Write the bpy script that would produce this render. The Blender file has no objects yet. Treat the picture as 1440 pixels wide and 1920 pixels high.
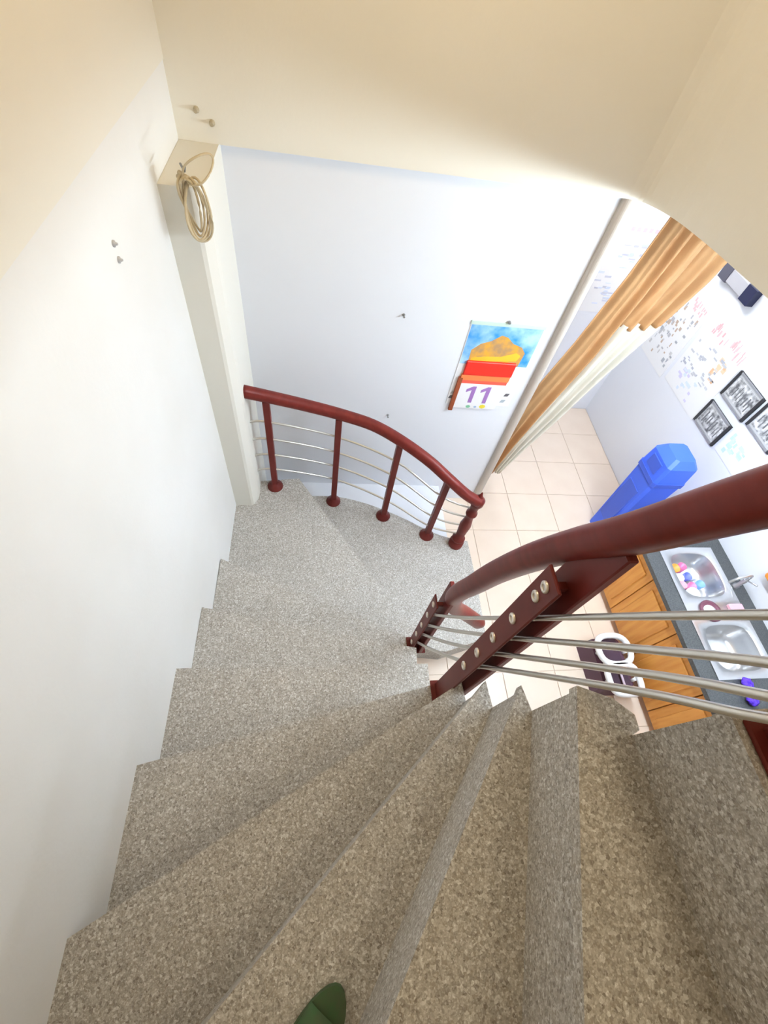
import bpy, bmesh, math, random
from mathutils import Matrix, Vector

# ------------------------------------------------------------------ camera
ZC = 3.134                      # camera height above the kitchen floor
S = bpy.context.scene
COL = S.collection
cd = bpy.data.cameras.new('camera')
cam = bpy.data.objects.new('camera', cd); COL.objects.link(cam)
cd.sensor_fit = 'VERTICAL'; cd.sensor_height = 36.0; cd.lens = 838.34 / 1920 * 36.0
cd.clip_start = 0.02; cd.clip_end = 60
cam.matrix_world = Matrix(((0.988968, -0.0175, -0.147089, 0.0),
                           (-0.066796, 0.833618, -0.548287, 0.0),
                           (0.132211, 0.552063, 0.823253, ZC),
                           (0, 0, 0, 1)))
S.camera = cam

# ------------------------------------------------------------------ world, exposure
w = bpy.data.worlds.new('world'); S.world = w; w.use_nodes = True
w.node_tree.nodes['Background'].inputs[0].default_value = (0.9, 0.95, 1.0, 1)
w.node_tree.nodes['Background'].inputs[1].default_value = 0.25
S.view_settings.view_transform = 'Standard'; S.view_settings.look = 'None'
S.view_settings.exposure = 1.02; S.view_settings.gamma = 1.0
S.view_settings.use_curve_mapping = False
KITCHEN_LAMP = 4.0             # emission strengths: kitchen and landing lamps, the rest are added fills
FRONT_FILL = 13.0
STAIR_FILL = 21.0
LANDING_LAMP = 6.0
WELL_FILL = 102.0

random.seed(4)
R_ = math.radians

# ------------------------------------------------------------------ materials
def mat(name, col, rough=0.6, metal=0.0, noise=None, bump=0.0, bscale=40.0, spec=None, emit=None):
    m = bpy.data.materials.new(name); m.use_nodes = True
    nt = m.node_tree; b = nt.nodes['Principled BSDF']
    b.inputs['Base Color'].default_value = (*col, 1)
    b.inputs['Roughness'].default_value = rough
    b.inputs['Metallic'].default_value = metal
    if spec is not None: b.inputs['Specular IOR Level'].default_value = spec
    if emit:
        b.inputs['Emission Color'].default_value = (*emit[0], 1); b.inputs['Emission Strength'].default_value = emit[1]
    tc = nt.nodes.new('ShaderNodeTexCoord')
    if noise:                                   # (second colour, scale, detail)
        n = nt.nodes.new('ShaderNodeTexNoise'); n.inputs['Scale'].default_value = noise[1]
        n.inputs['Detail'].default_value = noise[2]
        nt.links.new(tc.outputs['Object'], n.inputs['Vector'])
        r = nt.nodes.new('ShaderNodeValToRGB')
        r.color_ramp.elements[0].position = 0.35; r.color_ramp.elements[1].position = 0.65
        r.color_ramp.elements[0].color = (*col, 1); r.color_ramp.elements[1].color = (*noise[0], 1)
        nt.links.new(n.outputs['Fac'], r.inputs['Fac']); nt.links.new(r.outputs['Color'], b.inputs['Base Color'])
    if bump:
        n2 = nt.nodes.new('ShaderNodeTexNoise'); n2.inputs['Scale'].default_value = bscale
        nt.links.new(tc.outputs['Object'], n2.inputs['Vector'])
        bp = nt.nodes.new('ShaderNodeBump'); bp.inputs['Strength'].default_value = bump
        bp.inputs['Distance'].default_value = 0.01
        nt.links.new(n2.outputs['Fac'], bp.inputs['Height']); nt.links.new(bp.outputs['Normal'], b.inputs['Normal'])
    return m

def terrazzo(name):
    m = bpy.data.materials.new(name); m.use_nodes = True
    nt = m.node_tree; b = nt.nodes['Principled BSDF']; L = nt.links.new
    tc = nt.nodes.new('ShaderNodeTexCoord')
    def chips(scale, stops):
        v = nt.nodes.new('ShaderNodeTexVoronoi'); v.inputs['Scale'].default_value = scale
        L(tc.outputs['Object'], v.inputs['Vector'])
        sp = nt.nodes.new('ShaderNodeSeparateColor'); L(v.outputs['Color'], sp.inputs['Color'])
        r = nt.nodes.new('ShaderNodeValToRGB'); r.color_ramp.interpolation = 'CONSTANT'
        e = r.color_ramp.elements
        while len(e) < len(stops): e.new(0.5)
        for k, (p, c) in enumerate(stops): e[k].position = p; e[k].color = (*c, 1)
        L(sp.outputs['Red'], r.inputs['Fac'])
        return r.outputs['Color'], v.outputs['Distance']
    c1, d1 = chips(190, [(0, (0.300, 0.278, 0.242)), (.22, (0.460, 0.433, 0.396)), (.50, (0.600, 0.587, 0.550)), (.70, (0.360, 0.319, 0.264)), (.84, (0.840, 0.845, 0.825)), (.93, (0.150, 0.124, 0.099))])
    c2, d2 = chips(430, [(0, (0.380, 0.350, 0.319)), (.4, (0.540, 0.515, 0.484)), (.72, (0.300, 0.268, 0.231)), (.88, (0.760, 0.752, 0.737))])
    mx = nt.nodes.new('ShaderNodeMix'); mx.data_type = 'RGBA'; mx.inputs['Factor'].default_value = 0.5
    L(c1, mx.inputs['A']); L(c2, mx.inputs['B'])
    n = nt.nodes.new('ShaderNodeTexNoise'); n.inputs['Scale'].default_value = 3.0; n.inputs['Detail'].default_value = 4
    L(tc.outputs['Object'], n.inputs['Vector'])
    mr = nt.nodes.new('ShaderNodeMapRange'); mr.inputs['To Min'].default_value = 0.82; mr.inputs['To Max'].default_value = 1.12
    L(n.outputs['Fac'], mr.inputs['Value'])
    hs = nt.nodes.new('ShaderNodeHueSaturation'); L(mx.outputs['Result'], hs.inputs['Color']); L(mr.outputs['Result'], hs.inputs['Value'])
    L(hs.outputs['Color'], b.inputs['Base Color'])
    b.inputs['Roughness'].default_value = 0.55
    return m

def wood(name, c1, c2, axis='X', scale=3.0, rough=.42, spec=.4):
    m = bpy.data.materials.new(name); m.use_nodes = True
    nt = m.node_tree; b = nt.nodes['Principled BSDF']; L = nt.links.new
    tc = nt.nodes.new('ShaderNodeTexCoord'); mp = nt.nodes.new('ShaderNodeMapping')
    mp.inputs['Scale'].default_value = {'X': (1, 14, 14), 'Y': (14, 1, 14), 'Z': (14, 14, 1)}[axis]
    L(tc.outputs['Object'], mp.inputs['Vector'])
    n = nt.nodes.new('ShaderNodeTexNoise'); n.inputs['Scale'].default_value = scale; n.inputs['Detail'].default_value = 5
    n.inputs['Distortion'].default_value = 0.6
    L(mp.outputs['Vector'], n.inputs['Vector'])
    r = nt.nodes.new('ShaderNodeValToRGB'); r.color_ramp.elements[0].position = .32; r.color_ramp.elements[1].position = .7
    r.color_ramp.elements[0].color = (*c1, 1); r.color_ramp.elements[1].color = (*c2, 1)
    L(n.outputs['Fac'], r.inputs['Fac']); L(r.outputs['Color'], b.inputs['Base Color'])
    b.inputs['Roughness'].default_value = rough
    b.inputs['Specular IOR Level'].default_value = spec
    return m

M = {}
M['wall'] = mat('white_wall_paint', (.80, .79, .765), .75, noise=((.77, .755, .72), 2.2, 3), bump=.05, bscale=60)
M['upper'] = mat('upper_wall_warm_shade', (.80, .76, .67), .75, noise=((.79, .75, .655), 1.5, 2), bump=.04, bscale=60)  # cream tint puts the upper stairwell's warm shade into the colour
M['back'] = mat('cool_white_paint', (.80, .82, .87), .7, noise=((.785, .805, .86), 1.6, 2))
M['pillar'] = mat('ivory_paint', (.78, .755, .68), .75)
M['jamb'] = mat('greige_paint', (.52, .46, .40), .6)
M['ceil'] = mat('ceiling_paint', (.82, .82, .82), .8)
M['terr'] = terrazzo('terrazzo')
M['soffit'] = mat('pale_pink_plaster', (.80, .70, .64), .7)
M['tile'] = mat('peach_floor_tile', (.80, .66, .54), .35, noise=((.77, .625, .505), 5, 3))
M['grout'] = mat('tile_grout', (.72, .585, .475), .8)
M['rail'] = wood('dark_red_wood', (.13, .017, .013), (.18, .024, .018), 'Y', 2, .36, .22)
M['post'] = mat('maroon_enamel', (.12, .016, .013), .4, noise=((.15, .023, .018), 9, 3), spec=.25)
M['steel'] = mat('brushed_steel', (.66, .64, .60), .3, .9)
M['bolt'] = mat('bolt_steel', (.75, .70, .64), .3, .8)
M['gold'] = mat('gold_curtain_cloth', (.53, .29, .125), .75, noise=((.60, .35, .16), 6, 3), bump=.1, bscale=90)
M['cream'] = mat('cream_curtain_cloth', (.80, .76, .67), .75, noise=((.74, .70, .60), 6, 3))
M['cab'] = wood('honey_wood', (.66, .26, .045), (.80, .38, .085), 'Z', 2.5)
M['granite'] = mat('dark_granite', (.045, .047, .05), .3, noise=((.085, .09, .09), 120, 2))
M['sink'] = mat('stainless_sheet', (.62, .62, .63), .28, .85)
M['blue'] = mat('blue_plastic', (.06, .16, .90), .5)
M['blue2'] = mat('deep_blue_plastic', (.05, .12, .66), .4)
M['purple'] = mat('plum_plastic', (.085, .03, .06), .5)
M['white'] = mat('white_plastic', (.82, .83, .85), .35)
M['paper'] = mat('white_paper', (.84, .84, .85), .8)
M['scour'] = mat('violet_blue_mesh', (.08, .02, .55), .7, noise=((.13, .05, .70), 60, 3), bump=.8, bscale=90)
M['black'] = mat('black_frame', (.03, .03, .035), .5)
M['navy'] = mat('navy_plastic', (.012, .016, .06), .4)
M['wire'] = mat('ivory_cable', (.56, .45, .28), .6)
M['green'] = mat('green_rubber', (.05, .12, .045), .8, noise=((.07, .10, .05), 30, 3))
M['nail'] = mat('grey_nail', (.25, .25, .25), .5, .5)
def flat(name, c, r=.7):
    k = 'f_' + name
    if k not in M: M[k] = mat(name, c, r)
    return M[k]

# ------------------------------------------------------------------ mesh helpers
class MB:
    def __init__(s): s.v = []; s.f = []; s.mi = []; s.sm = []
    def add(s, vs, fs, mi=0, smooth=False):
        o = len(s.v); s.v += [tuple(q) for q in vs]
        for q in fs: s.f.append(tuple(i + o for i in q)); s.mi.append(mi); s.sm.append(smooth)
        return s
    def box(s, a, b, mi=0):
        x0, y0, z0 = a; x1, y1, z1 = b
        return s.add([(x0, y0, z0), (x1, y0, z0), (x1, y1, z0), (x0, y1, z0), (x0, y0, z1), (x1, y0, z1), (x1, y1, z1), (x0, y1, z1)],
                     [(3, 2, 1, 0), (4, 5, 6, 7), (0, 1, 5, 4), (1, 2, 6, 5), (2, 3, 7, 6), (3, 0, 4, 7)], mi)
    def cbox(s, a, b, c=.004, mi=0):             # box with chamfered edges
        x0, y0, z0 = a; x1, y1, z1 = b
        def ring(z, i): return [(x0 + i, y0 + c, z), (x0 + c, y0 + i, z), (x1 - c, y0 + i, z), (x1 - i, y0 + c, z), (x1 - i, y1 - c, z), (x1 - c, y1 - i, z), (x0 + c, y1 - i, z), (x0 + i, y1 - c, z)]
        r = [ring(z0, c * .9), ring(z0 + c, 0), ring(z1 - c, 0), ring(z1, c * .9)]
        vs = [q for k in r for q in k]; fs = []
        for k in range(3):
            for i in range(8): j = (i + 1) % 8; fs.append((k * 8 + i, k * 8 + j, k * 8 + 8 + j, k * 8 + 8 + i))
        fs.append(tuple(range(7, -1, -1))); fs.append(tuple(range(24, 32)))
        return s.add(vs, fs, mi)
    def prism(s, poly, z0, z1, mi=0, side=None, top=None):
        n = len(poly)
        ar = sum(poly[i][0] * poly[(i + 1) % n][1] - poly[(i + 1) % n][0] * poly[i][1] for i in range(n))
        if ar < 0: poly = poly[::-1]
        vs = [(x, y, z0) for x, y in poly] + [(x, y, z1) for x, y in poly]
        s.add(vs, [tuple(range(n, 2 * n))], mi if top is None else top)
        s.add(vs, [tuple(range(n - 1, -1, -1))], mi if side is None else side)
        s.add(vs, [(i, (i + 1) % n, n + (i + 1) % n, n + i) for i in range(n)], mi)
        return s
    def tube(s, pts, r, n=14, mi=0, prof=None, closed=False, caps=True):
        P = [Vector(q) for q in pts]; k = len(P)
        rad = r if isinstance(r, (list, tuple)) else [r] * k
        prev = None; vs = []
        for i in range(k):
            if closed: t = P[(i + 1) % k] - P[i - 1]
            else: t = P[min(i + 1, k - 1)] - P[max(i - 1, 0)]
            t.normalize()
            if prev is None:
                u = Vector((1, 0, 0)) if abs(t.x) < .8 else Vector((0, 0, 1))
                u = (u - t * u.dot(t)).normalized()
            else: u = (prev - t * prev.dot(t)).normalized()
            prev = u; vv = t.cross(u)
            for j in range(n):
                a = 2 * math.pi * j / n
                ca, sa = math.cos(a), math.sin(a)
                if prof: ca, sa = prof(a)
                vs.append(P[i] + (u * ca + vv * sa) * rad[i])
        fs = []
        for i in range(k if closed else k - 1):
            i2 = (i + 1) % k
            for j in range(n):
                j2 = (j + 1) % n; fs.append((i * n + j, i * n + j2, i2 * n + j2, i2 * n + j))
        s.add(vs, fs, mi, True)
        if caps and not closed:
            o = len(s.v) - len(vs)
            s.f.append(tuple(o + j for j in range(n - 1, -1, -1))); s.mi.append(mi); s.sm.append(False)
            s.f.append(tuple(o + (k - 1) * n + j for j in range(n))); s.mi.append(mi); s.sm.append(False)
        return s
    def lathe(s, c, prof, n=20, mi=0, axis='Z'):
        vs = []; k = len(prof)
        for r, h in prof:
            for j in range(n):
                a = 2 * math.pi * j / n; x, y = r * math.cos(a), r * math.sin(a)
                q = {'Z': (x, y, h), 'X': (h, x, y), 'Y': (y, h, x)}[axis]
                vs.append((c[0] + q[0], c[1] + q[1], c[2] + q[2]))
        fs = [(i * n + j, i * n + (j + 1) % n, (i + 1) * n + (j + 1) % n, (i + 1) * n + j) for i in range(k - 1) for j in range(n)]
        s.add(vs, fs, mi, True)
        s.add([vs[j] for j in range(n)], [tuple(range(n - 1, -1, -1))], mi)
        s.add([vs[(k - 1) * n + j] for j in range(n)], [tuple(range(n))], mi)
        return s
    def build(s, name, ms, parent=None, sharp=None):
        me = bpy.data.meshes.new(name); me.from_pydata(s.v, [], s.f)
        for m in (ms if isinstance(ms, (list, tuple)) else [ms]): me.materials.append(m)
        me.polygons.foreach_set('material_index', s.mi); me.polygons.foreach_set('use_smooth', s.sm)
        me.update()
        bm = bmesh.new(); bm.from_mesh(me); bmesh.ops.recalc_face_normals(bm, faces=bm.faces); bm.to_mesh(me); bm.free()
        o = bpy.data.objects.new(name, me); COL.objects.link(o)
        if parent is not None: o.parent = parent; o.matrix_parent_inverse = PINV(parent)
        return o
def PINV(p): return Matrix.Translation(p.location).inverted()

def tag(o, label, cat, group=None):
    o['label'] = label; o['category'] = cat
    if group: o['group'] = group
    return o
def empty(name, loc=(0, 0, 0)):
    o = bpy.data.objects.new(name, None); COL.objects.link(o); o.location = loc; o.empty_display_size = .1; return o
def thing(name, label, cat, loc=(0, 0, 0), group=None): return tag(empty(name, loc), label, cat, group)
def struct(o): o['kind'] = 'structure'; return o
def Z(z): return z + ZC
def W(p): return (p[0], p[1], p[2] + ZC)
def smooth_path(pts, n=6):                       # Catmull-Rom
    P = [Vector(q) for q in pts]; out = []
    for i in range(len(P) - 1):
        p0 = P[max(i - 1, 0)]; p1 = P[i]; p2 = P[i + 1]; p3 = P[min(i + 2, len(P) - 1)]
        for k in range(n):
            t = k / n
            out.append(.5 * ((2 * p1) + (p2 - p0) * t + (2 * p0 - 5 * p1 + 4 * p2 - p3) * t * t + (3 * p1 - p0 - 3 * p2 + p3) * t ** 3))
    out.append(P[-1]); return out

# ------------------------------------------------------------------ levels (camera height = 0)
RISE = .2328
zJ = -.574
lev = {n: zJ - RISE * k for k, n in enumerate('JIHGCBADEFK')}
FLOOR = -ZC
EDGE = -.737                                     # underside of the upper storey
TOP = 2.0                                        # ceiling upstairs
XW, YB = 2.90, 2.25                              # kitchen wall, back wall

# ------------------------------------------------------------------ setting
fl = struct(MB().box((-1.0, -2.6, -.12), (XW + .2, 3.7, -.006)).build('floor', M['grout']))
TS = .395
tm = None; iy = 0
y = 3.5 - TS / 2
while y > -1.2:
    x = XW - TS / 2
    while x > .55:
        if tm is None:
            mb = MB().cbox((-TS / 2 + .0015, -TS / 2 + .0015, -.006), (TS / 2 - .0015, TS / 2 - .0015, 0), .0015)
            t = mb.build('floor_tile', M['tile'], fl); tm = t.data
        else:
            t = bpy.data.objects.new('floor_tile', tm); COL.objects.link(t); t.parent = fl
        t.location = (x, y, 0)
        x -= TS
    y -= TS
struct(MB().box((-1.0, -2.6, -.006), (.5, 3.7, -.002)).build('floor_under_stairs', M['tile']))

wl = MB().box((-.80, -1.3, 0), (-.56, 2.25, Z(-.51)))
struct(wl.build('wall_left', M['wall']))
struct(MB().box((-.80, -1.3, Z(-.51)), (-.557, 2.45, Z(TOP))).build('wall_left_upper', M['upper']))  # lower edge follows the shade line; warm shade is in its colour
struct(MB().prism([(-.56, 1.815), (-.455, 1.815), (-.44, 1.822), (-.415, 1.87), (-.41, 1.9), (-.41, 2.25), (-.56, 2.25)], 0, Z(EDGE)).build('wall_pillar', M['pillar']))
struct(MB().box((-.80, YB, 0), (1.405, YB + .12, Z(EDGE))).build('wall_back', M['back']))
# rounded jamb at the free end of the back wall
jp = [(1.355, YB + .13), (1.355, YB - .012)] + [(1.385 - .03 * math.cos(a), YB - .012 - .03 * math.sin(a)) for a in [R_(k) for k in range(15, 180, 15)]] + [(1.415, YB - .012), (1.415, YB + .13)]
struct(MB().prism(jp, 0, Z(EDGE)).build('trim_1', M['jamb']))
# upper stairwell walls: straight, then rounding off to the right
up = smooth_path([(1.36, 2.216, 0), (1.445, 2.185, 0), (1.525, 2.06, 0), (1.575, 1.86, 0), (1.605, 1.66, 0), (1.632, 1.44, 0), (1.66, 1.0, 0), (1.68, .3, 0), (1.68, -1.3, 0)], 5)
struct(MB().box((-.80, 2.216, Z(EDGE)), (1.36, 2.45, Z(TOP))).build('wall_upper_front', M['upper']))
poly = [(q.x, q.y) for q in up] + [(1.85, -1.3), (1.85, 2.45), (1.36, 2.45)]
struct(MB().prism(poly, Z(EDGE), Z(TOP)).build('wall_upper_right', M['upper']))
struct(MB().box((-.80, -1.3, 0), (1.85, -1.1, Z(TOP))).build('wall_behind', M['wall']))
struct(MB().box((-.80, -1.3, Z(TOP)), (1.85, 2.45, Z(TOP) + .1)).build('ceiling_upper', M['ceil']))
# kitchen shell
struct(MB().box((XW, -2.6, 0), (XW + .15, 3.65, Z(EDGE))).build('wall_right', M['back']))
struct(MB().box((-.8, 3.5, 0), (XW, 3.65, Z(EDGE))).build('wall_far', M['back']))
struct(MB().box((-.8, -2.6, 0), (XW, -2.45, Z(EDGE))).build('wall_near', M['wall']))
cl = MB().box((1.70, -2.6, Z(EDGE)), (XW + .15, 3.65, Z(EDGE) + .12)).box((-.8, 2.30, Z(EDGE)), (1.70, 3.65, Z(EDGE) + .12)).box((-.8, -2.6, Z(EDGE)), (1.70, -1.1, Z(EDGE) + .12))
struct(cl.build('ceiling', M['ceil']))

# ------------------------------------------------------------------ staircase
st = thing('staircase', 'winding grey terrazzo staircase curling down from the landing to the peach tiled floor', 'staircase', (.5, .3, 0))
wallx = -.56
inner = {'J': (.556, .075), 'I': (.489, .158), 'H': (.487, .207), 'G': (.489, .268), 'C': (.49, .317), 'B': (.491, .37), 'A': (.493, .50), 'D': (.50, .64), 'E': (.532, .757), 'F': (.60, .872)}
outer = {'J': (.556, -1.1), 'I': (.11, -1.1), 'H': (-.43, -1.1), 'G': (wallx, -.663), 'C': (wallx, -.222), 'B': (wallx, .150), 'A': (wallx, .514), 'D': (wallx, .870), 'E': (wallx, 1.262), 'F': (-.15, 2.055)}
rim = [(q.x, q.y) for q in smooth_path([(-.41, 2.03, 0), (-.15, 2.055, 0), (.122, 2.065, 0), (.33, 2.02, 0), (.518, 1.945, 0), (.70, 1.85, 0), (.84, 1.765, 0), (.98, 1.70, 0), (1.15, 1.665, 0)], 4)]
order = 'JIHGCBADEF'
polys = {}
polys['J'] = [inner['J'], outer['J'], (1.68, -1.1), (1.68, .075)]
for a, b in zip(order[:-1], order[1:]):          # tread b lies between nosing b (front) and nosing a (back)
    mid = []
    if b == 'G': mid = [(wallx, -1.1)]
    pa, pb = inner[a], inner[b]
    edge = [(.556, .075), (.572, .082), (.573, .107), (.541, .136)] if (a, b) == ('J', 'I') else [pa]
    out_b = [outer[b]]
    if b == 'F': mid = []; out_b = [(-.15, 2.055), (-.41, 2.03), (-.42, 1.84), (wallx, 1.83)]
    polys[b] = edge + [pb] + out_b + mid + [outer[a]]
polys['K'] = [inner['F'], (-.15, 2.055)] + rim[4:] + [(1.155, 1.3), (1.15, .92), (.86, .84)]
for n in 'JIHGCBADEFK':
    z = Z(lev[n]); p = polys[n]
    cx = sum(q[0] for q in p) / len(p); cy = sum(q[1] for q in p) / len(p)
    # body under the tread (its front is the riser); the tread slab noses forward over it
    low = z - RISE - .05 if n != 'K' else 0.0
    def nosed(q, k=.012):
        if n == 'K': d = Vector((q[0] - .9, q[1] - 1.3))
        elif q in (inner[n], outer[n]):
            e = Vector(outer[n]) - Vector(inner[n]); nn = Vector((-e.y, e.x)).normalized()
            if nn.dot(Vector((cx, cy)) - Vector(inner[n])) > 0: nn = -nn
            return (q[0] + nn.x * k, q[1] + nn.y * k)
        else: return q
        if q == inner['F'] or q == (-.15, 2.055): return q
        d.normalize(); return (q[0] + d.x * k, q[1] + d.y * k)
    MB().prism(p, low, z - .03, 0, side=1).build('riser', [M['terr'], M['soffit']], st)
    MB().prism([nosed(q) for q in p], z - .03, z, 0).build('tread', M['terr'], st)

lz = Z(lev['K']) - .06
struct(MB().prism([(-.41, 2.03), (-.41, YB)] + [(1.02, YB), (1.02, 1.70)] + [q for q in rim[::-1] if q[0] < 1.0], 0, lz).build('wall_ledge', M['back']))

# ------------------------------------------------------------------ railings
def rail_profile(a):
    c, s_ = math.cos(a), math.sin(a)
    return (math.copysign(abs(c) ** .8, c) * 1.0, math.copysign(abs(s_) ** .8, s_) * .92)

nr = thing('stair_railing', 'dark red handrail with bolted flat posts and steel bars in the foreground', 'railing', (.48, .34, Z(lev['B'])))
npath = [(.60, -.25, .42), (.53, -.06, .30), (.502, .08, .10), (.50, .17, -.11), (.50, .26, -.346), (.503, .335, -.55), (.512, .40, -.70), (.52, .477, -.90), (.535, .56, -1.15), (.545, .62, -1.37), (.556, .675, -1.56), (.588, .727, -1.75), (.65, .765, -1.95), (.76, .795, -2.12), (.89, .81, -2.30)]
MB().tube([W(q) for q in smooth_path(npath, 6)], .0375, 20, prof=rail_profile).build('handrail', M['rail'], nr)
def flat_post(parent, x, y, zb, ztop, zrail, bolts, w=.034, gap=.024):
    p = MB().cbox((x - gap - .008, y - w, Z(zb)), (x - gap, y + w, Z(ztop)), .003).build('post', M['post'], parent)
    MB().cbox((x + gap - .014, y - w * 1.3, Z(zb)), (x + gap + .006, y + w * 1.3, Z(zrail)), .003).build('back_plate', M['post'], p)
    MB().cbox((x - .05, y - .045, Z(zb)), (x + .05, y + .045, Z(zb) + .008), .002).build('base_plate', M['post'], p)
    for zz in bolts:
        MB().lathe((x - gap - .008, y, Z(zz)), [(.0135, 0), (.0135, -.004), (.0105, -.006), (.006, -.006), (.0055, -.003)], 14, axis='X').build('bolt', M['bolt'], p)
        MB().box((x - gap, y - .008, Z(zz) - .008), (x + gap - .014, y + .008, Z(zz) + .008)).build('spacer', M['post'], p)
    return p
zb1 = [-.948, -1.085, -1.218, -1.352]
flat_post(nr, .484, .342, lev['B'], -.735, -.58, [-.773, -.819] + zb1)
zb2 = [z - 1.02 for z in zb1]
flat_post(nr, .552, .735, lev['E'], -1.80, -1.69, [-1.84] + [z for z in zb2 if z > lev['E'] + .04])
flat_post(nr, .606, .018, lev['J'], .05, .10, [])
for k, z in enumerate(zb1):
    sl = [2.75, 2.72, 2.87, 3.1][k]
    pts = [(.548, .78, z - 1.02 - .12), (.542, .735, z - 1.02), (.512, .54, z - .53), (.482, .342, z), (.484, .31, z + .032 * sl), (.495, .13, z + .212 * sl), (.52, .05, z + .28 * sl), (.60, .0, z + .33 * sl)]
    MB().tube([W(q) for q in smooth_path(pts, 5)], .0066, 10).build('bar', M['steel'], nr)

fr = thing('stair_railing', 'curved dark red railing along the far edge of the stairs, ending in a turned newel', 'railing', (.12, 2.0, Z(lev['K'])))
fposts = [(-.305, 1.985, lev['F'], -1.85), (.122, 2.025, lev['K'], -2.00), (.508, 1.895, lev['K'], -2.07), (.835, 1.725, lev['K'], -2.22)]
fpath = [(-.43, 1.95, -1.755), (-.305, 1.985, -1.815), (-.09, 2.02, -1.90), (.122, 2.025, -1.965), (.33, 1.98, -2.00), (.508, 1.895, -2.04), (.69, 1.80, -2.11), (.835, 1.715, -2.19), (.96, 1.66, -2.27), (1.06, 1.63, -2.315)]
MB().tube([W(q) for q in smooth_path(fpath, 6)], .036, 16, prof=rail_profile).build('handrail', M['rail'], fr)
for x, y_, zb, zt_ in fposts:
    p = MB().cbox((x - .02, y_ - .02, Z(zb)), (x + .02, y_ + .02, Z(zt_)), .003).build('post', M['post'], fr)
    MB().lathe((x, y_, Z(zb)), [(.055, 0), (.055, .012), (.035, .03), (.024, .05)], 16).build('base_flange', M['post'], p)
# turned newel
nx, ny = 1.055, 1.65
MB().lathe((nx, ny, Z(lev['K'])), [(.055, 0), (.055, .05), (.035, .06), (.05, .085), (.05, .10), (.03, .115), (.036, .2), (.042, .28), (.03, .36), (.026, .40), (.04, .42), (.04, .44), (.026, .46), (.032, .52), (.046, .55), (.046, .59), (.03, .61), (.012, .64), (.004, .67)], 18).build('newel', M['post'], fr)
for k in range(4):
    pts = [(-.43, 1.97, -2.02 - k * .155)] + [(x, y_, zt_ - .17 - k * .15 * (1 if zt_ > -2.15 else .85)) for x, y_, zb, zt_ in fposts] + [(1.05, 1.66, -2.43 - k * .11)]
    MB().tube([W(q) for q in smooth_path(pts, 6)], .0075, 10).build('bar', M['steel'], fr)

# ------------------------------------------------------------------ calendar on the back wall
def ypanel(name, x0, x1, z0, z1, y_, th, m, parent, skew=0):   # thin panel facing -Y
    return MB().add([(x0, y_ - th, Z(z0)), (x1, y_ - th, Z(z0)), (x1 + skew, y_ - th, Z(z1)), (x0 + skew, y_ - th, Z(z1)), (x0, y_, Z(z0)), (x1, y_, Z(z0)), (x1 + skew, y_, Z(z1)), (x0 + skew, y_, Z(z1))],
                    [(0, 1, 2, 3), (7, 6, 5, 4), (0, 4, 5, 1), (1, 5, 6, 2), (2, 6, 7, 3), (3, 7, 4, 0)]).build(name, m, parent)
def ypoly(name, pts, y_, th, m, parent):
    n = len(pts); vs = [(x, y_ - th, Z(z)) for x, z in pts] + [(x, y_, Z(z)) for x, z in pts]
    return MB().add(vs, [tuple(range(n)), tuple(range(2 * n - 1, n - 1, -1))] + [(i, n + i, n + (i + 1) % n, (i + 1) % n) for i in range(n)]).build(name, m, parent)
cal = thing('wall_calendar', 'calendar with blue sky, golden house and red date block on the white back wall', 'calendar', (1.05, YB, Z(-1.4)))
cx0, cx1, cz0, cz1 = .845, 1.29, -2.03, -1.42
ypanel('backing_sheet', cx0, cx1, cz0, cz1, YB - .001, .003, M['paper'], cal)
ypanel('hanging_strip', cx0 - .004, cx1 + .004, cz1 - .012, cz1 + .01, YB, .008, flat('pale_green_strip', (.55, .68, .6)), cal)
MB().lathe((1.06, YB - .004, Z(cz1 + .018)), [(.009, 0), (.009, -.012), (.005, -.018)], 10, axis='Y').build('hook', M['nail'], cal)
sky = mat('calendar_sky_print', (.02, .28, .85), .5, noise=((.45, .72, .95), 9, 4))
ypanel('sky_print', cx0 + .004, cx1 - .004, -1.70, cz1 - .012, YB - .004, .001, sky, cal)
gold_p = mat('calendar_gold_print', (.75, .36, .03), .5, noise=((.42, .25, .12), 22, 4))
ypoly('house_print', [(.90, -1.70), (.895, -1.60), (.94, -1.555), (1.0, -1.53), (1.05, -1.49), (1.09, -1.50), (1.14, -1.54), (1.20, -1.56), (1.235, -1.60), (1.225, -1.70)], YB - .005, .001, gold_p, cal)
ypoly('yellow_ridge', [(.91, -1.655), (.99, -1.64), (1.09, -1.635), (1.18, -1.60), (1.215, -1.62), (1.20, -1.66), (.91, -1.68)], YB - .006, .001, flat('yellow_print', (.85, .5, .03)), cal)
blk = MB().cbox((.89, YB - .022, Z(-1.775)), (1.21, YB - .004, Z(-1.672)), .004).build('red_block', flat('red_print', (.72, .02, .008), .45), cal)
ypanel('orange_band', .885, 1.205, -1.815, -1.775, YB - .004, .015, flat('orange_print', (.85, .22, .06)), cal)
ypanel('coral_band', .892, 1.20, -1.84, -1.815, YB - .004, .015, flat('coral_print', (.8, .1, .06)), cal)
ypanel('date_pad', .90, 1.195, -2.05, -1.84, YB - .004, .014, M['paper'], cal)
ypanel('brown_border', .872, .898, -2.075, -1.80, YB - .004, .018, flat('brown_print', (.30, .06, .015)), cal)
for dx in (.985, 1.085):
    ypoly('date_digit', [(dx, -2.0), (dx + .026, -2.0), (dx + .026, -1.862), (dx + .004, -1.862), (dx - .036, -1.888), (dx - .036, -1.912), (dx, -1.892)], YB - .018, .0012, flat('violet_print', (.34, .17, .46)), cal)
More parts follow.
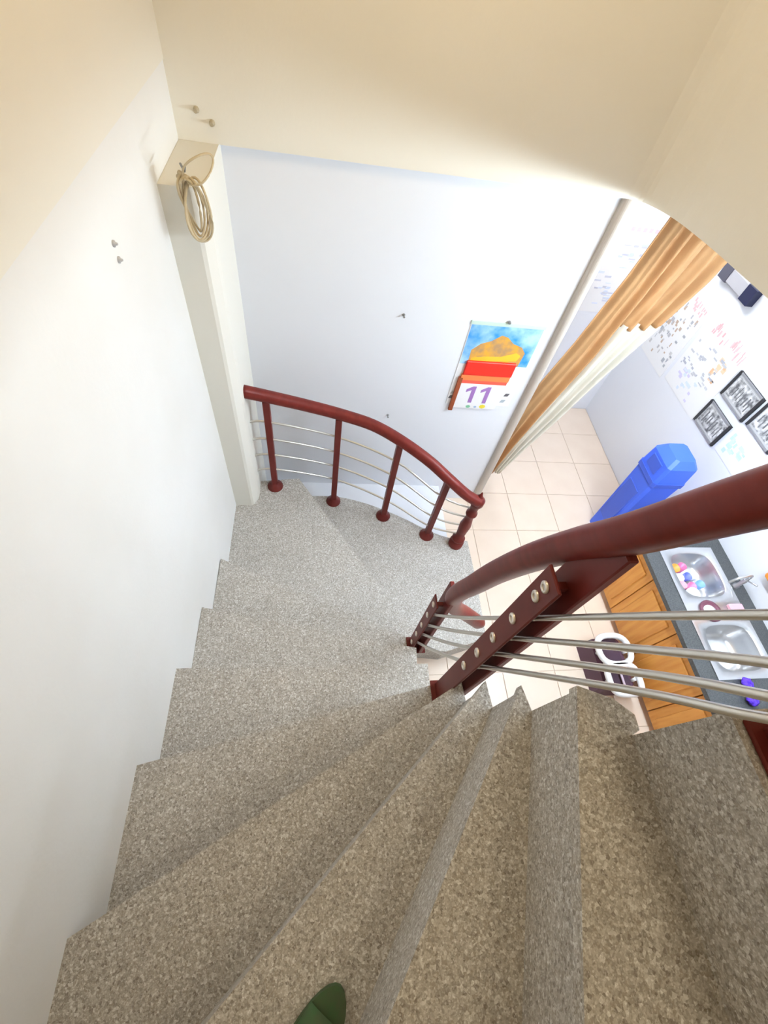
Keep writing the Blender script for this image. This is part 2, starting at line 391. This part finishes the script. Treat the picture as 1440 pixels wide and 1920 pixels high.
for (x, z, r, c) in [(1.10, -2.03, .022, (.8, .65, .05)), (1.0, -2.035, .016, (.2, .5, .3)), (1.05, -2.036, .01, (.3, .4, .6))]:
    ypoly('print_spot', [(x + r * math.cos(a), z + r * .8 * math.sin(a)) for a in [k * math.pi / 4 for k in range(8)]], YB - .018, .001, flat('spot%.2f' % c[0], c), cal)
for (x, z, c) in [(.86, -1.97, (.15, .15, .17)), (1.235, -1.93, (.1, .09, .1)), (1.225, -1.985, (.4, .45, .5)), (.865, -1.93, (.5, .5, .52))]:
    ypanel('print_mark', x - .012, x + .016, z - .012, z + .012, YB - .004, .001, flat('mark%.2f' % c[0], c), cal, .01)
for (x, z, l) in [(.451, -1.414, 'upper'), (.468, -2.168, 'lower')]:
    tag(MB().lathe((x, YB, Z(z)), [(.008, .002), (.008, -.004), (.004, -.006), (.003, -.022), (.006, -.024)], 10, axis='Y').build('wall_nail', M['nail']), l + ' of the two small nails in the white back wall left of the calendar', 'nail', 'nails in the back wall')
for (x, z, l) in [(-.474, -.637, 'left'), (-.423, -.671, 'right')]:
    tag(MB().lathe((x, 2.216, Z(z)), [(.011, .002), (.011, -.005), (.006, -.008), (.004, -.02), (.007, -.022)], 10, axis='Y').build('wall_plug', flat('tan_plug', (.45, .38, .26))), l + ' small plug in the upper wall above the cable coil', 'plug', 'plugs above the cable coil')
for (y_, z, l) in [(1.318, -.692, 'upper'), (1.316, -.734, 'lower')]:
    tag(MB().lathe((-.56, y_, Z(z)), [(.009, -.002), (.009, .004), (.005, .006), (.003, .012)], 10, axis='X').build('wall_screw', flat('dull_screw', (.45, .43, .42))), l + ' of two faint screws in the white left wall', 'screw', 'screws in the left wall')

# ------------------------------------------------------------------ cable coil
cc = thing('cable_coil', 'coil of ivory cable hanging on the pillar under the upper wall', 'cable', (-.47, 1.78, Z(-.75)))
def ring(cx, cy, cz, rx, rz, tilt, n=28, ph=0):
    out = []
    for k in range(n):
        a = 2 * math.pi * k / n
        out.append(W((cx + rx * math.cos(a) + tilt * math.sin(a), cy + .02 * math.sin(a * 2 + ph), cz + rz * math.sin(a))))
    return out
for k in range(5):
    MB().tube(ring(-.452 + .007 * k, 1.785 - .006 * k, -.775 - .004 * k, .026 + .004 * k, .085 + .004 * k, -.012 + .004 * k, ph=k), .0042, 8, closed=True).build('cable_loop', M['wire'], cc)
MB().tube(ring(-.405, 1.76, -.66, .042, .045, .03), .0035, 8, closed=True).build('loose_loop', M['wire'], cc)
MB().tube([W(q) for q in [(-.475, 1.80, -.69), (-.44, 1.77, -.695), (-.42, 1.775, -.71), (-.45, 1.80, -.715), (-.478, 1.795, -.70), (-.44, 1.765, -.69)]], .008, 8).build('cable_tie', M['wire'], cc)
MB().tube([W(q) for q in [(-.47, 1.82, -.672), (-.45, 1.775, -.675), (-.445, 1.77, -.66)]], .004, 8).build('hook', M['nail'], cc)

# ------------------------------------------------------------------ curtain in the doorway
cu = thing('doorway_curtain', 'gold and cream curtain gathered beside the back wall end', 'curtain', (1.6, 2.42, 0))
MB().tube([W((1.30, 2.44, -.80)), W((XW, 2.44, -.80))], .012, 10).build('rod', M['bolt'], cu)
def drape(name, left, right, m, folds, amp, y0=2.42, rows=24, cols=72, ph=0.0):
    # left / right: [(x, z)] edges from top to hem
    def at(e, t):
        k = t * (len(e) - 1); i = min(int(k), len(e) - 2); f_ = k - i
        return (e[i][0] + (e[i + 1][0] - e[i][0]) * f_, e[i][1] + (e[i + 1][1] - e[i][1]) * f_)
    vs = []
    for r in range(rows + 1):
        t = r / rows; a = at(left, t); b = at(right, t)
        for c in range(cols + 1):
            s_ = c / cols
            wob = math.sin(2 * math.pi * folds * s_ + ph + .5 * math.sin(3 * t)) + .3 * math.sin(2 * math.pi * folds * 2.3 * s_ + 2 * t)
            vs.append((a[0] + (b[0] - a[0]) * s_, y0 + amp * wob, Z(a[1] + (b[1] - a[1]) * s_)))
    n = cols + 1
    fs = [(r * n + c, r * n + c + 1, (r + 1) * n + c + 1, (r + 1) * n + c) for r in range(rows) for c in range(cols)]
    o = MB().add(vs, fs, 0, True).build(name, m, cu)
    md = o.modifiers.new('cloth_thickness', 'SOLIDIFY'); md.thickness = .004
    return o
GL = [(1.79, -.80), (1.79, -.863), (1.745, -1.19), (1.652, -1.644), (1.518, -2.166), (1.46, -2.55), (1.43, -2.93)]
GR = [(1.95, -.80), (1.95, -.90), (1.915, -1.25), (1.85, -1.70), (1.725, -2.20), (1.63, -2.60), (1.56, -2.95)]
drape('gold_drape', GL, GR, M['gold'], 2.2, .030, 2.42, ph=.6)
UL = [(1.90, -.80), (1.90, -.90), (1.875, -1.10), (1.85, -1.30), (1.80, -1.52)]
UR = [(2.26, -.80), (2.25, -1.0), (2.225, -1.15), (2.17, -1.32), (2.125, -1.47)]
drape('gold_drape', UL, UR, M['gold'], 3.4, .034, 2.45, ph=2.0)
CL = [(1.80, -1.50), (1.75, -1.86), (1.68, -2.20), (1.60, -2.55), (1.53, -2.95)]
CR = [(2.13, -1.45), (1.985, -1.83), (1.83, -2.31), (1.705, -2.66), (1.61, -2.98)]
drape('cream_drape', CL, CR, M['cream'], 3.4, .030, 2.45, ph=2.0)

# ------------------------------------------------------------------ kitchen wall: frames, papers, lettering
def xpanel(name, y0, y1, z0, z1, x, th, m, parent=None):        # thin panel facing -X
    return MB().box((x - th, y0, Z(z0)), (x, y1, Z(z1))).build(name, m, parent)
photo = mat('ink_print', (.80, .80, .80), .5, noise=((.12, .12, .13), 26, 4))
for (y0, y1, z0, z1, l) in [(2.07, 2.36, -2.15, -1.95, 'lower left of three small dark framed prints on the kitchen wall'), (2.05, 2.35, -1.88, -1.68, 'uppermost of three small dark framed prints on the kitchen wall'), (1.74, 2.02, -1.86, -1.665, 'rightmost of three small dark framed prints on the kitchen wall')]:
    t = thing('picture_frame', l, 'picture', (XW, (y0 + y1) / 2, Z(z0)), 'dark framed prints')
    xpanel('backing', y0, y1, z0, z1, XW, .008, flat('grey_mount', (.55, .55, .56)), t)
    xpanel('print', y0 + .028, y1 - .028, z0 + .028, z1 - .028, XW - .008, .002, photo, t)
    for a in [(y0, y0 + .02, z0, z1), (y1 - .02, y1, z0, z1)]: xpanel('frame_side', *a, XW, .016, M['black'], t)
    for a in [(y0 + .02, y1 - .02, z0, z0 + .014), (y0 + .02, y1 - .02, z1 - .014, z1)]: xpanel('frame_rail', *a, XW, .014, flat('grey_frame', (.30, .30, .32)), t)
    yy = y0 + .05
    while yy < y1 - .05:
        xpanel('ink_stroke', yy, yy + random.uniform(.006, .012), z0 + random.uniform(.04, .07), z1 - random.uniform(.04, .08), XW - .010, .001, flat('ink_grey', (.16, .16, .17)), t); yy += random.uniform(.022, .034)
t = thing('wall_switch_box', 'navy and grey box on the kitchen wall just under the upper wall edge', 'box', (XW, 2.85, Z(-1.4)))
MB().cbox((XW - .05, 2.67, Z(-1.40)), (XW, 3.05, Z(-1.305)), .006).build('body', flat('grey_box', (.42, .42, .45)), t)
xpanel('dark_end', 2.665, 2.76, -1.405, -1.30, XW, .056, M['navy'], t)
xpanel('dark_end', 2.96, 3.055, -1.405, -1.30, XW, .056, flat('slate', (.08, .08, .11)), t)
def scribbles(parent, y0, y1, z0, z1, cols, n, w=(.02, .05), h=(.008, .022)):
    for k in range(n):
        a = random.uniform(y0, y1 - w[0]); b = random.uniform(z0, z1); ww = random.uniform(*w); hh = random.uniform(*h)
        c = random.choice(cols)
        xpanel('print_mark', a, min(a + ww, y1), b, b + hh, XW - .003, .0006 + k * .00006, flat('ink%.2f%.2f%.2f' % c, c), parent)
def poster(label, y0, y1, z0, z1):
    t = thing('wall_poster', label, 'poster', (XW, (y0 + y1) / 2, Z(z0)), 'paper posters on the kitchen wall')
    xpanel('sheet', y0, y1, z0, z1, XW, .003, M['paper'], t); return t
t = poster('paper poster with grey and brown drawings beside the curtain', 2.92, 3.34, -2.22, -1.62)
scribbles(t, 2.95, 3.3, -2.16, -1.72, [(.50, .50, .53), (.60, .59, .59), (.42, .44, .48), (.55, .43, .34)], 60, (.008, .03), (.01, .035))
scribbles(t, 2.95, 3.15, -1.70, -1.64, [(.85, .52, .54)], 12, (.008, .02), (.015, .04))
t = poster('paper poster with red lettering and pale blue drawings above the framed prints', 2.37, 2.88, -2.18, -1.60)
scribbles(t, 2.40, 2.80, -1.70, -1.63, [(.86, .46, .48), (.88, .56, .58)], 26, (.006, .016), (.03, .06))
scribbles(t, 2.45, 2.85, -2.0, -1.75, [(.55, .56, .60), (.64, .65, .68), (.46, .48, .56)], 36, (.01, .05), (.008, .02))
scribbles(t, 2.38, 2.56, -1.92, -1.76, [(.78, .50, .30), (.84, .62, .42)], 12, (.02, .05), (.015, .04))
scribbles(t, 2.50, 2.80, -2.15, -1.98, [(.68, .76, .90), (.66, .62, .82)], 16, (.02, .06), (.01, .03))
t = poster('small paper note with pale green print below the framed prints', 1.78, 2.05, -2.14, -1.93)
scribbles(t, 1.80, 2.02, -2.11, -1.97, [(.58, .76, .70), (.66, .80, .75)], 18, (.01, .05), (.015, .04))
t = thing('wall_poster', 'white sheet with faint blue writing on the far wall left of the curtain', 'poster', (2.4, 3.5, Z(-2.0)), 'paper posters on the kitchen wall')
ypanel('sheet', 2.16, 2.62, -2.02, -1.30, 3.5, .003, M['paper'], t)
for k in range(40):
    x = random.uniform(2.2, 2.55); z = random.uniform(-1.95, -1.42); c = random.choice([(.62, .69, .84), (.70, .76, .90), (.58, .60, .70)])
    ypanel('print_mark', x, x + random.uniform(.03, .07), z, z + random.uniform(.008, .02), 3.497, .0006 + k * .00006, flat('ink%.2f%.2f%.2f' % c, c), t)
for k in range(6):
    x = 2.3 + k * .05; ypanel('print_mark', x, x + .03, -1.36, -1.33, 3.497, .0008, flat('ink_rose', (.85, .5, .55)), t)
t = thing('wall_caddy', 'orange plastic caddy on the kitchen wall behind the sink', 'caddy', (XW, 1.15, Z(-2.3)))
MB().cbox((XW - .06, .85, Z(-2.27)), (XW, 1.08, Z(-2.14)), .012).build('tray', flat('orange_plastic', (.80, .28, .03), .4), t)
MB().box((XW - .012, .86, Z(-2.14)), (XW, 1.07, Z(-2.07))).build('back_plate', flat('orange_plastic', (.80, .28, .03), .4), t)

# ------------------------------------------------------------------ kitchen counter
CF, CT = 2.283, -2.477                            # cabinet front, worktop level
bounds = [-.70, -.325, .05, .425, .795, 1.17, 1.53]
where = ['nearest the landing, mostly hidden', 'second from the near end', 'beside the two scourers', 'under the empty sink bowl', 'under the full sink bowl', 'at the far end of the counter']
for k in range(6):
    y0, y1 = bounds[k], bounds[k + 1]
    t = thing('base_cabinet', 'honey wood base cabinet ' + where[k], 'cabinet', ((CF + XW) / 2, (y0 + y1) / 2, 0), 'honey wood base cabinets')
    cb = MB(); zt_ = Z(CT) - .034
    zs_ = zt_ - (.16 if y1 > .4 else 0)
    for a_, b_ in [((CF + .02, y0 + .001, .06), (XW - .004, y1 - .001, .078)), ((XW - .016, y0 + .001, .06), (XW - .004, y1 - .001, zt_)), ((CF + .02, y0 + .001, .06), (XW - .004, y0 + .013, zs_)), ((CF + .02, y1 - .013, .06), (XW - .004, y1 - .001, zs_ if k < 5 else zt_))]: cb.box(a_, b_)
    cb.build('body', M['cab'], t)
    MB().box((CF + .05, y0 + .001, 0), (XW - .02, y1 - .001, .06)).build('plinth', flat('plinth_pink', (.62, .45, .38)), t)
    d = MB().cbox((CF, y0 + .003, .062), (CF + .02, y1 - .003, Z(CT) - .04), .003).build('door', M['cab'], t)
    f_ = .055
    MB().cbox((CF - .008, y0 + f_, .062 + f_), (CF + .002, y1 - f_, Z(CT) - .04 - f_), .006).build('door_panel', M['cab'], d)
ct = MB()
# worktop slab with an opening for the sink
sx0, sx1, sy0, sy1 = 2.385, 2.785, .50, 1.38
for a, b in [((CF - .02, -.72), (sx0, 1.55)), ((sx1, -.72), (XW - .002, 1.55)), ((sx0, -.72), (sx1, sy0)), ((sx0, sy1), (sx1, 1.55))]:
    ct.box((a[0], a[1], Z(CT) - .034), (b[0], b[1], Z(CT)))
tag(ct.build('worktop', M['granite']), 'long dark granite worktop over the honey wood cabinets', 'worktop')
sk = thing('kitchen_sink', 'stainless steel double bowl sink set into the dark worktop', 'sink', (2.6, .94, Z(CT)))
def bowl_plate(cx, cy, rx, ry, x0, x1, y0, y1, depth, name):
    # rim plate with a rounded-rectangle hole, sinking to a dished bowl
    n = 40; zt_ = Z(CT) + .004; vs = []; fs = []
    def sq(a, e): c, s_ = math.cos(a), math.sin(a); return math.copysign(abs(c) ** e, c), math.copysign(abs(s_) ** e, s_)
    rings = []
    outer_ = []
    for k in range(n):
        a = 2 * math.pi * k / n; c, s_ = math.cos(a), math.sin(a); m_ = max(abs(c), abs(s_))
        outer_.append((cx + c / m_ * ((x1 - cx) if c > 0 else (cx - x0)), cy + s_ / m_ * ((y1 - cy) if s_ > 0 else (cy - y0)), zt_))
    rings.append(outer_)
    for sc, dz in [(1, 0), (.985, -.008), (.95, -.06), (.90, -.75 * depth), (.80, -.93 * depth), (.62, -depth), (.12, -depth - .006)]:
        rings.append([(cx + sq(2 * math.pi * k / n, .55)[0] * rx * sc, cy + sq(2 * math.pi * k / n, .55)[1] * ry * sc, zt_ + dz) for k in range(n)])
    vs = [q for r in rings for q in r]
    for i in range(len(rings) - 1):
        for k in range(n): fs.append((i * n + k, i * n + (k + 1) % n, (i + 1) * n + (k + 1) % n, (i + 1) * n + k))
    o = MB().add(vs, fs, 0, True).add([rings[-1][k] for k in range(n)], [tuple(range(n))]).build(name, M['sink'], sk)
    return o
def drain(cx, cy, z):
    MB().lathe((cx, cy, z), [(.03, 0), (.03, .004), (.022, .004), (.018, .001)], 16).build('drain', flat('drain_dark', (.12, .12, .13), .4), sk)
bowl_plate(2.585, 1.18, .165, .165, sx0 - .01, sx1 + .01, .97, sy1 + .01, .15, 'bowl'); drain(2.585, 1.18, Z(CT) - .15)
bowl_plate(2.585, .68, .165, .145, sx0 - .01, sx1 + .01, sy0 - .01, .86, .16, 'bowl'); drain(2.585, .68, Z(CT) - .16)
MB().box((sx0 - .01, .86, Z(CT) + .001), (sx1 + .01, .97, Z(CT) + .004)).build('deck', M['sink'], sk)
fa = thing('faucet', 'slim chrome faucet reaching over the full sink bowl', 'faucet', (2.82, 1.09, Z(CT)))
MB().lathe((2.825, 1.09, Z(CT)), [(.022, 0), (.022, .02), (.014, .03), (.014, .10)], 14).build('base', M['sink'], fa)
MB().tube([W(q) for q in smooth_path([(2.825, 1.09, CT + .09), (2.81, 1.088, CT + .16), (2.76, 1.08, CT + .19), (2.69, 1.07, CT + .17), (2.66, 1.065, CT + .12)], 5)], .009, 10).build('spout', M['sink'], fa)
MB().tube([W((2.825, 1.09, CT + .10)), W((2.835, 1.03, CT + .14))], .006, 8).build('lever', M['sink'], fa)
dl = thing('drain_lid', 'round plum and white lid on the deck between the two sink bowls', 'lid', (2.54, .915, Z(CT)))
MB().lathe((2.54, .915, Z(CT) + .004), [(.072, 0), (.074, .012), (.06, .016), (.052, .010)], 24).build('rim', flat('plum_rim', (.16, .05, .08), .35), dl)
MB().lathe((2.53, .91, Z(CT) + .012), [(.045, 0), (.045, .006), (.02, .016)], 20).build('cap', M['white'], dl)
tag(MB().cbox((2.675, .88, Z(CT) + .004), (2.775, .955, Z(CT) + .034), .006).build('sponge', flat('pink_sponge', (.80, .42, .50))), 'pink sponge on the deck behind the drain lid', 'sponge')
def cup(x, y_, z, r, h, c, label, tilt=0.0):
    o = MB().lathe((0, 0, 0), [(r * .7, 0), (r * .75, .002), (r, h), (r * .92, h), (r * .66, .006), (r * .1, .005)], 18).build('cup', flat('ware%.2f%.2f%.2f' % c, c, .35))
    o.location = (x, y_, z); o.rotation_euler = (tilt, tilt * .6, 0)
    return tag(o, label, 'cup', 'washing up in the full sink bowl')
bz = Z(CT) - .142
cup(2.495, 1.265, bz + .014, .032, .075, (.80, .34, .05), 'orange cup in the full sink bowl', .08)
cup(2.565, 1.27, bz + .014, .030, .07, (.72, .16, .35), 'magenta cup beside the orange cup in the sink', -.08)
cup(2.565, 1.20, bz + .014, .030, .07, (.14, .18, .55), 'blue cup in the middle of the full sink bowl', .05)
cup(2.495, 1.19, bz + .014, .030, .075, (.80, .80, .82), 'white cup at the front of the full sink bowl', .05)
cup(2.635, 1.205, bz + .014, .030, .06, (.78, .80, .84), 'white cup behind the blue cup in the sink', -.06)
cup(2.495, 1.127, bz + .014, .030, .075, (.75, .38, .45), 'pale pink cup in the full sink bowl', -.06)
cup(2.57, 1.13, bz + .014, .030, .065, (.70, .22, .42), 'deep pink cup in the full sink bowl', .06)
cup(2.64, 1.135, bz + .014, .030, .07, (.22, .42, .80), 'sky blue cup near the wall side of the sink', -.05)
pl = MB().lathe((0, 0, 0), [(.03, 0), (.034, .004), (.065, .018), (.062, .020), (.03, .007), (.004, .006)], 24).build('saucer', M['white'])
pl.location = (2.54, 1.062, bz + .05); pl.rotation_euler = (.6, -.05, 0)
tag(pl, 'white saucer leaning at the near end of the full sink bowl', 'saucer')
for (x, y_, r, l) in [(2.535, .462, .034, 'violet scouring pad touching the near edge of the empty sink bowl'), (2.515, .372, .036, 'violet scouring pad on the dark worktop nearer the stairs')]:
    mb = MB(); n1, n2 = 10, 18; vs = []
    for i in range(n1 + 1):
        th = math.pi * i / n1
        for j in range(n2):
            ph = 2 * math.pi * j / n2; rr = r * (1 + .10 * math.sin(5 * ph + 3 * th) + .08 * math.sin(9 * ph - 4 * th))
            vs.append((x + rr * math.sin(th) * math.cos(ph), y_ + rr * math.sin(th) * math.sin(ph), Z(CT) + r * .55 + rr * .55 * math.cos(th) + .004))
    fs = [(i * n2 + j, i * n2 + (j + 1) % n2, (i + 1) * n2 + (j + 1) % n2, (i + 1) * n2 + j) for i in range(n1) for j in range(n2)]
    tag(mb.add(vs, fs, 0, True).build('scouring_pad', M['scour']), l, 'scourer', 'violet scouring pads')

# ------------------------------------------------------------------ blue bin
bb = thing('tall_bin', 'tall slim blue plastic bin standing by the kitchen wall', 'bin', (2.54, 1.94, 0))
def frustum(mb, cx, cy, a0, b0, a1, b1, z0, z1, c=.02):
    def ring(a, b, z): return [(cx - a, cy - b + c, z), (cx - a + c, cy - b, z), (cx + a - c, cy - b, z), (cx + a, cy - b + c, z), (cx + a, cy + b - c, z), (cx + a - c, cy + b, z), (cx - a + c, cy + b, z), (cx - a, cy + b - c, z)]
    vs = ring(a0, b0, z0) + ring(a1, b1, z1)
    return mb.add(vs, [(i, (i + 1) % 8, 8 + (i + 1) % 8, 8 + i) for i in range(8)] + [tuple(range(7, -1, -1)), tuple(range(8, 16))])
frustum(MB(), 2.545, 1.945, .105, .105, .125, .125, 0, .80).build('body', M['blue'], bb)
frustum(MB(), 2.545, 1.945, .132, .132, .132, .132, .79, .83).build('rim', M['blue2'], bb)
mb = frustum(MB(), 2.545, 1.945, .128, .128, .12, .12, .83, .98); frustum(mb, 2.545, 1.945, .12, .12, .075, .085, .98, 1.04)
ld = mb.build('lid', M['blue'], bb)
MB().cbox((2.545 - .131, 1.88, .86), (2.545 - .12, 2.01, .96), .003).build('flap', M['blue2'], ld)
MB().cbox((2.545 - .125, 1.87, .2), (2.545 - .104, 2.02, .66), .004).build('front_panel', M['blue2'], bb)

# ------------------------------------------------------------------ step stool
ss = thing('step_stool', 'plum step stool with a white looped plastic frame on the peach floor', 'stool', (2.07, .72, 0))
frustum(MB(), 2.065, .735, .125, .185, .11, .17, 0, .17).build('body', M['purple'], ss)
def loop(cx, cy, rx, ry, z, e=.6, n=30, sag=0.0):
    out = []
    for k in range(n):
        a = 2 * math.pi * k / n; c, s_ = math.cos(a), math.sin(a)
        out.append((cx + math.copysign(abs(c) ** e, c) * rx, cy + math.copysign(abs(s_) ** e, s_) * ry, z + sag * c))
    return out
MB().tube(loop(2.08, .81, .118, .10, .225, .75), .021, 10, closed=True).build('frame_loop', M['white'], ss)
MB().tube(loop(2.08, .61, .112, .098, .225, .6), .021, 10, closed=True).build('frame_loop', M['white'], ss)
MB().tube([(1.985, .735, .21), (2.03, .70, .225), (2.075, .69, .228), (2.12, .70, .225), (2.17, .735, .21)], .02, 10).build('cross_bar', M['white'], ss)
MB().tube([(2.085, .53, .20), (2.085, .68, .20)], .008, 8).build('divider', flat('mauve_plastic', (.55, .45, .55)), ss)
for (x, y_) in [(1.975, .80), (2.175, .80), (1.98, .61), (2.17, .61)]:
    MB().tube([(x, y_, .215), (x, y_, .165)], .012, 8).build('frame_leg', M['white'], ss)
MB().box((1.99, .56, .17), (2.15, .90, .175)).build('top_mat', flat('plum_mat', (.05, .02, .04)), ss)

# ------------------------------------------------------------------ slipper on the step at the bottom of the view
zs = Z(lev['G'])
sl = thing('slipper', 'green rubber slipper on the terrazzo step at the bottom edge of the view', 'slipper', (-.0, -.34, zs))
ax = Vector((.6, .8)); sd = Vector((.8, -.6)); c0 = Vector((-.012, -.392))
def sp(u, v): q = c0 + ax * u + sd * v; return (q.x, q.y)
out_ = []
for k in range(28):
    a = 2 * math.pi * k / 28; u = math.cos(a) * .125; v = math.sin(a) * (.048 if u > 0 else .038)
    out_.append(sp(u, v))
MB().prism(out_, zs, zs + .02).build('sole', M['green'], sl)
vs = []; n = 10
for r in range(6):
    for k in range(n + 1):
        a = math.pi * k / n; q = sp(-.01 + r * .018, math.cos(a) * (.05 - .002 * r)); vs.append((*q, zs + .016 + math.sin(a) * (.05 - .006 * r)))
o = MB().add(vs, [(r * (n + 1) + k, r * (n + 1) + k + 1, (r + 1) * (n + 1) + k + 1, (r + 1) * (n + 1) + k) for r in range(5) for k in range(n)], 0, True).build('strap', M['green'], sl)
md = o.modifiers.new('rubber_thickness', 'SOLIDIFY'); md.thickness = .004

# ------------------------------------------------------------------ lamps and added fill lights
def batten(name, label, cx, cy, z, lx, ly, strength, col):
    t = thing(name, label, 'lamp', (cx, cy, z))
    MB().cbox((cx - lx / 2 - .01, cy - ly / 2 - .01, z - .015), (cx + lx / 2 + .01, cy + ly / 2 + .01, z), .004).build('housing', M['white'], t)
    e = mat(name + '_glow', (.9, .9, .9), .5, emit=(col, strength))
    MB().cbox((cx - lx / 2, cy - ly / 2, z - .05), (cx + lx / 2, cy + ly / 2, z - .015), .01).build('diffuser', e, t)
batten('ceiling_lamp_or_fill', 'long white ceiling lamp over the kitchen floor', 2.15, .9, Z(EDGE), .22, 1.4, KITCHEN_LAMP, (.84, .93, 1.0))
batten('ceiling_lamp_or_fill', 'added white fill light, unseen in the room behind the curtain', 2.25, 3.0, Z(EDGE), .3, .5, FRONT_FILL, (.95, .97, 1.0))  # unseen fill, added to light the far room
wt = thing('added_well_tube', 'added tube light with a side reflector, unseen behind the ceiling edge beside the stairwell', 'lamp', (1.92, 1.0, Z(EDGE)))  # added light, kept out of view, to lift the stairwell
MB().cbox((1.965, .15, Z(EDGE) - .062), (1.975, 1.95, Z(EDGE)), .002).box((1.86, .15, Z(EDGE) - .008), (1.965, 1.95, Z(EDGE))).build('added_reflector', M['white'], wt)  # shield keeps the added light off the kitchen
MB().tube([(1.91, .18, Z(EDGE) - .03), (1.91, 1.92, Z(EDGE) - .03)], .02, 14).build('tube', mat('tube_glow', (.9, .9, .9), .5, emit=((.76, .89, 1.0), WELL_FILL)), wt)
pn = thing('added_globe_fill', 'added warm globe light, hung unseen in the upper stairwell', 'lamp', (.38, 1.25, Z(TOP)))  # unseen fill, added for bright upper walls over dimmer treads
MB().lathe((.38, 1.25, Z(TOP) - .03), [(.05, 0), (.05, .03)], 16).build('added_ceiling_rose', M['white'], pn)
MB().tube([(.38, 1.25, Z(TOP) - .03), (.38, 1.25, Z(.68))], .004, 8).build('added_cord', M['white'], pn)
MB().lathe((.38, 1.25, Z(.56)), [(.12 * math.sin(math.pi * k / 12) + .0005, -.12 * math.cos(math.pi * k / 12)) for k in range(13)], 20).build('globe', mat('globe_glow', (.9, .9, .9), .5, emit=((1.0, .79, .49), STAIR_FILL)), pn)
batten('landing_lamp', 'square warm ceiling lamp above the upper landing', .85, -.55, Z(TOP), .45, .45, LANDING_LAMP, (1.0, .83, .58))
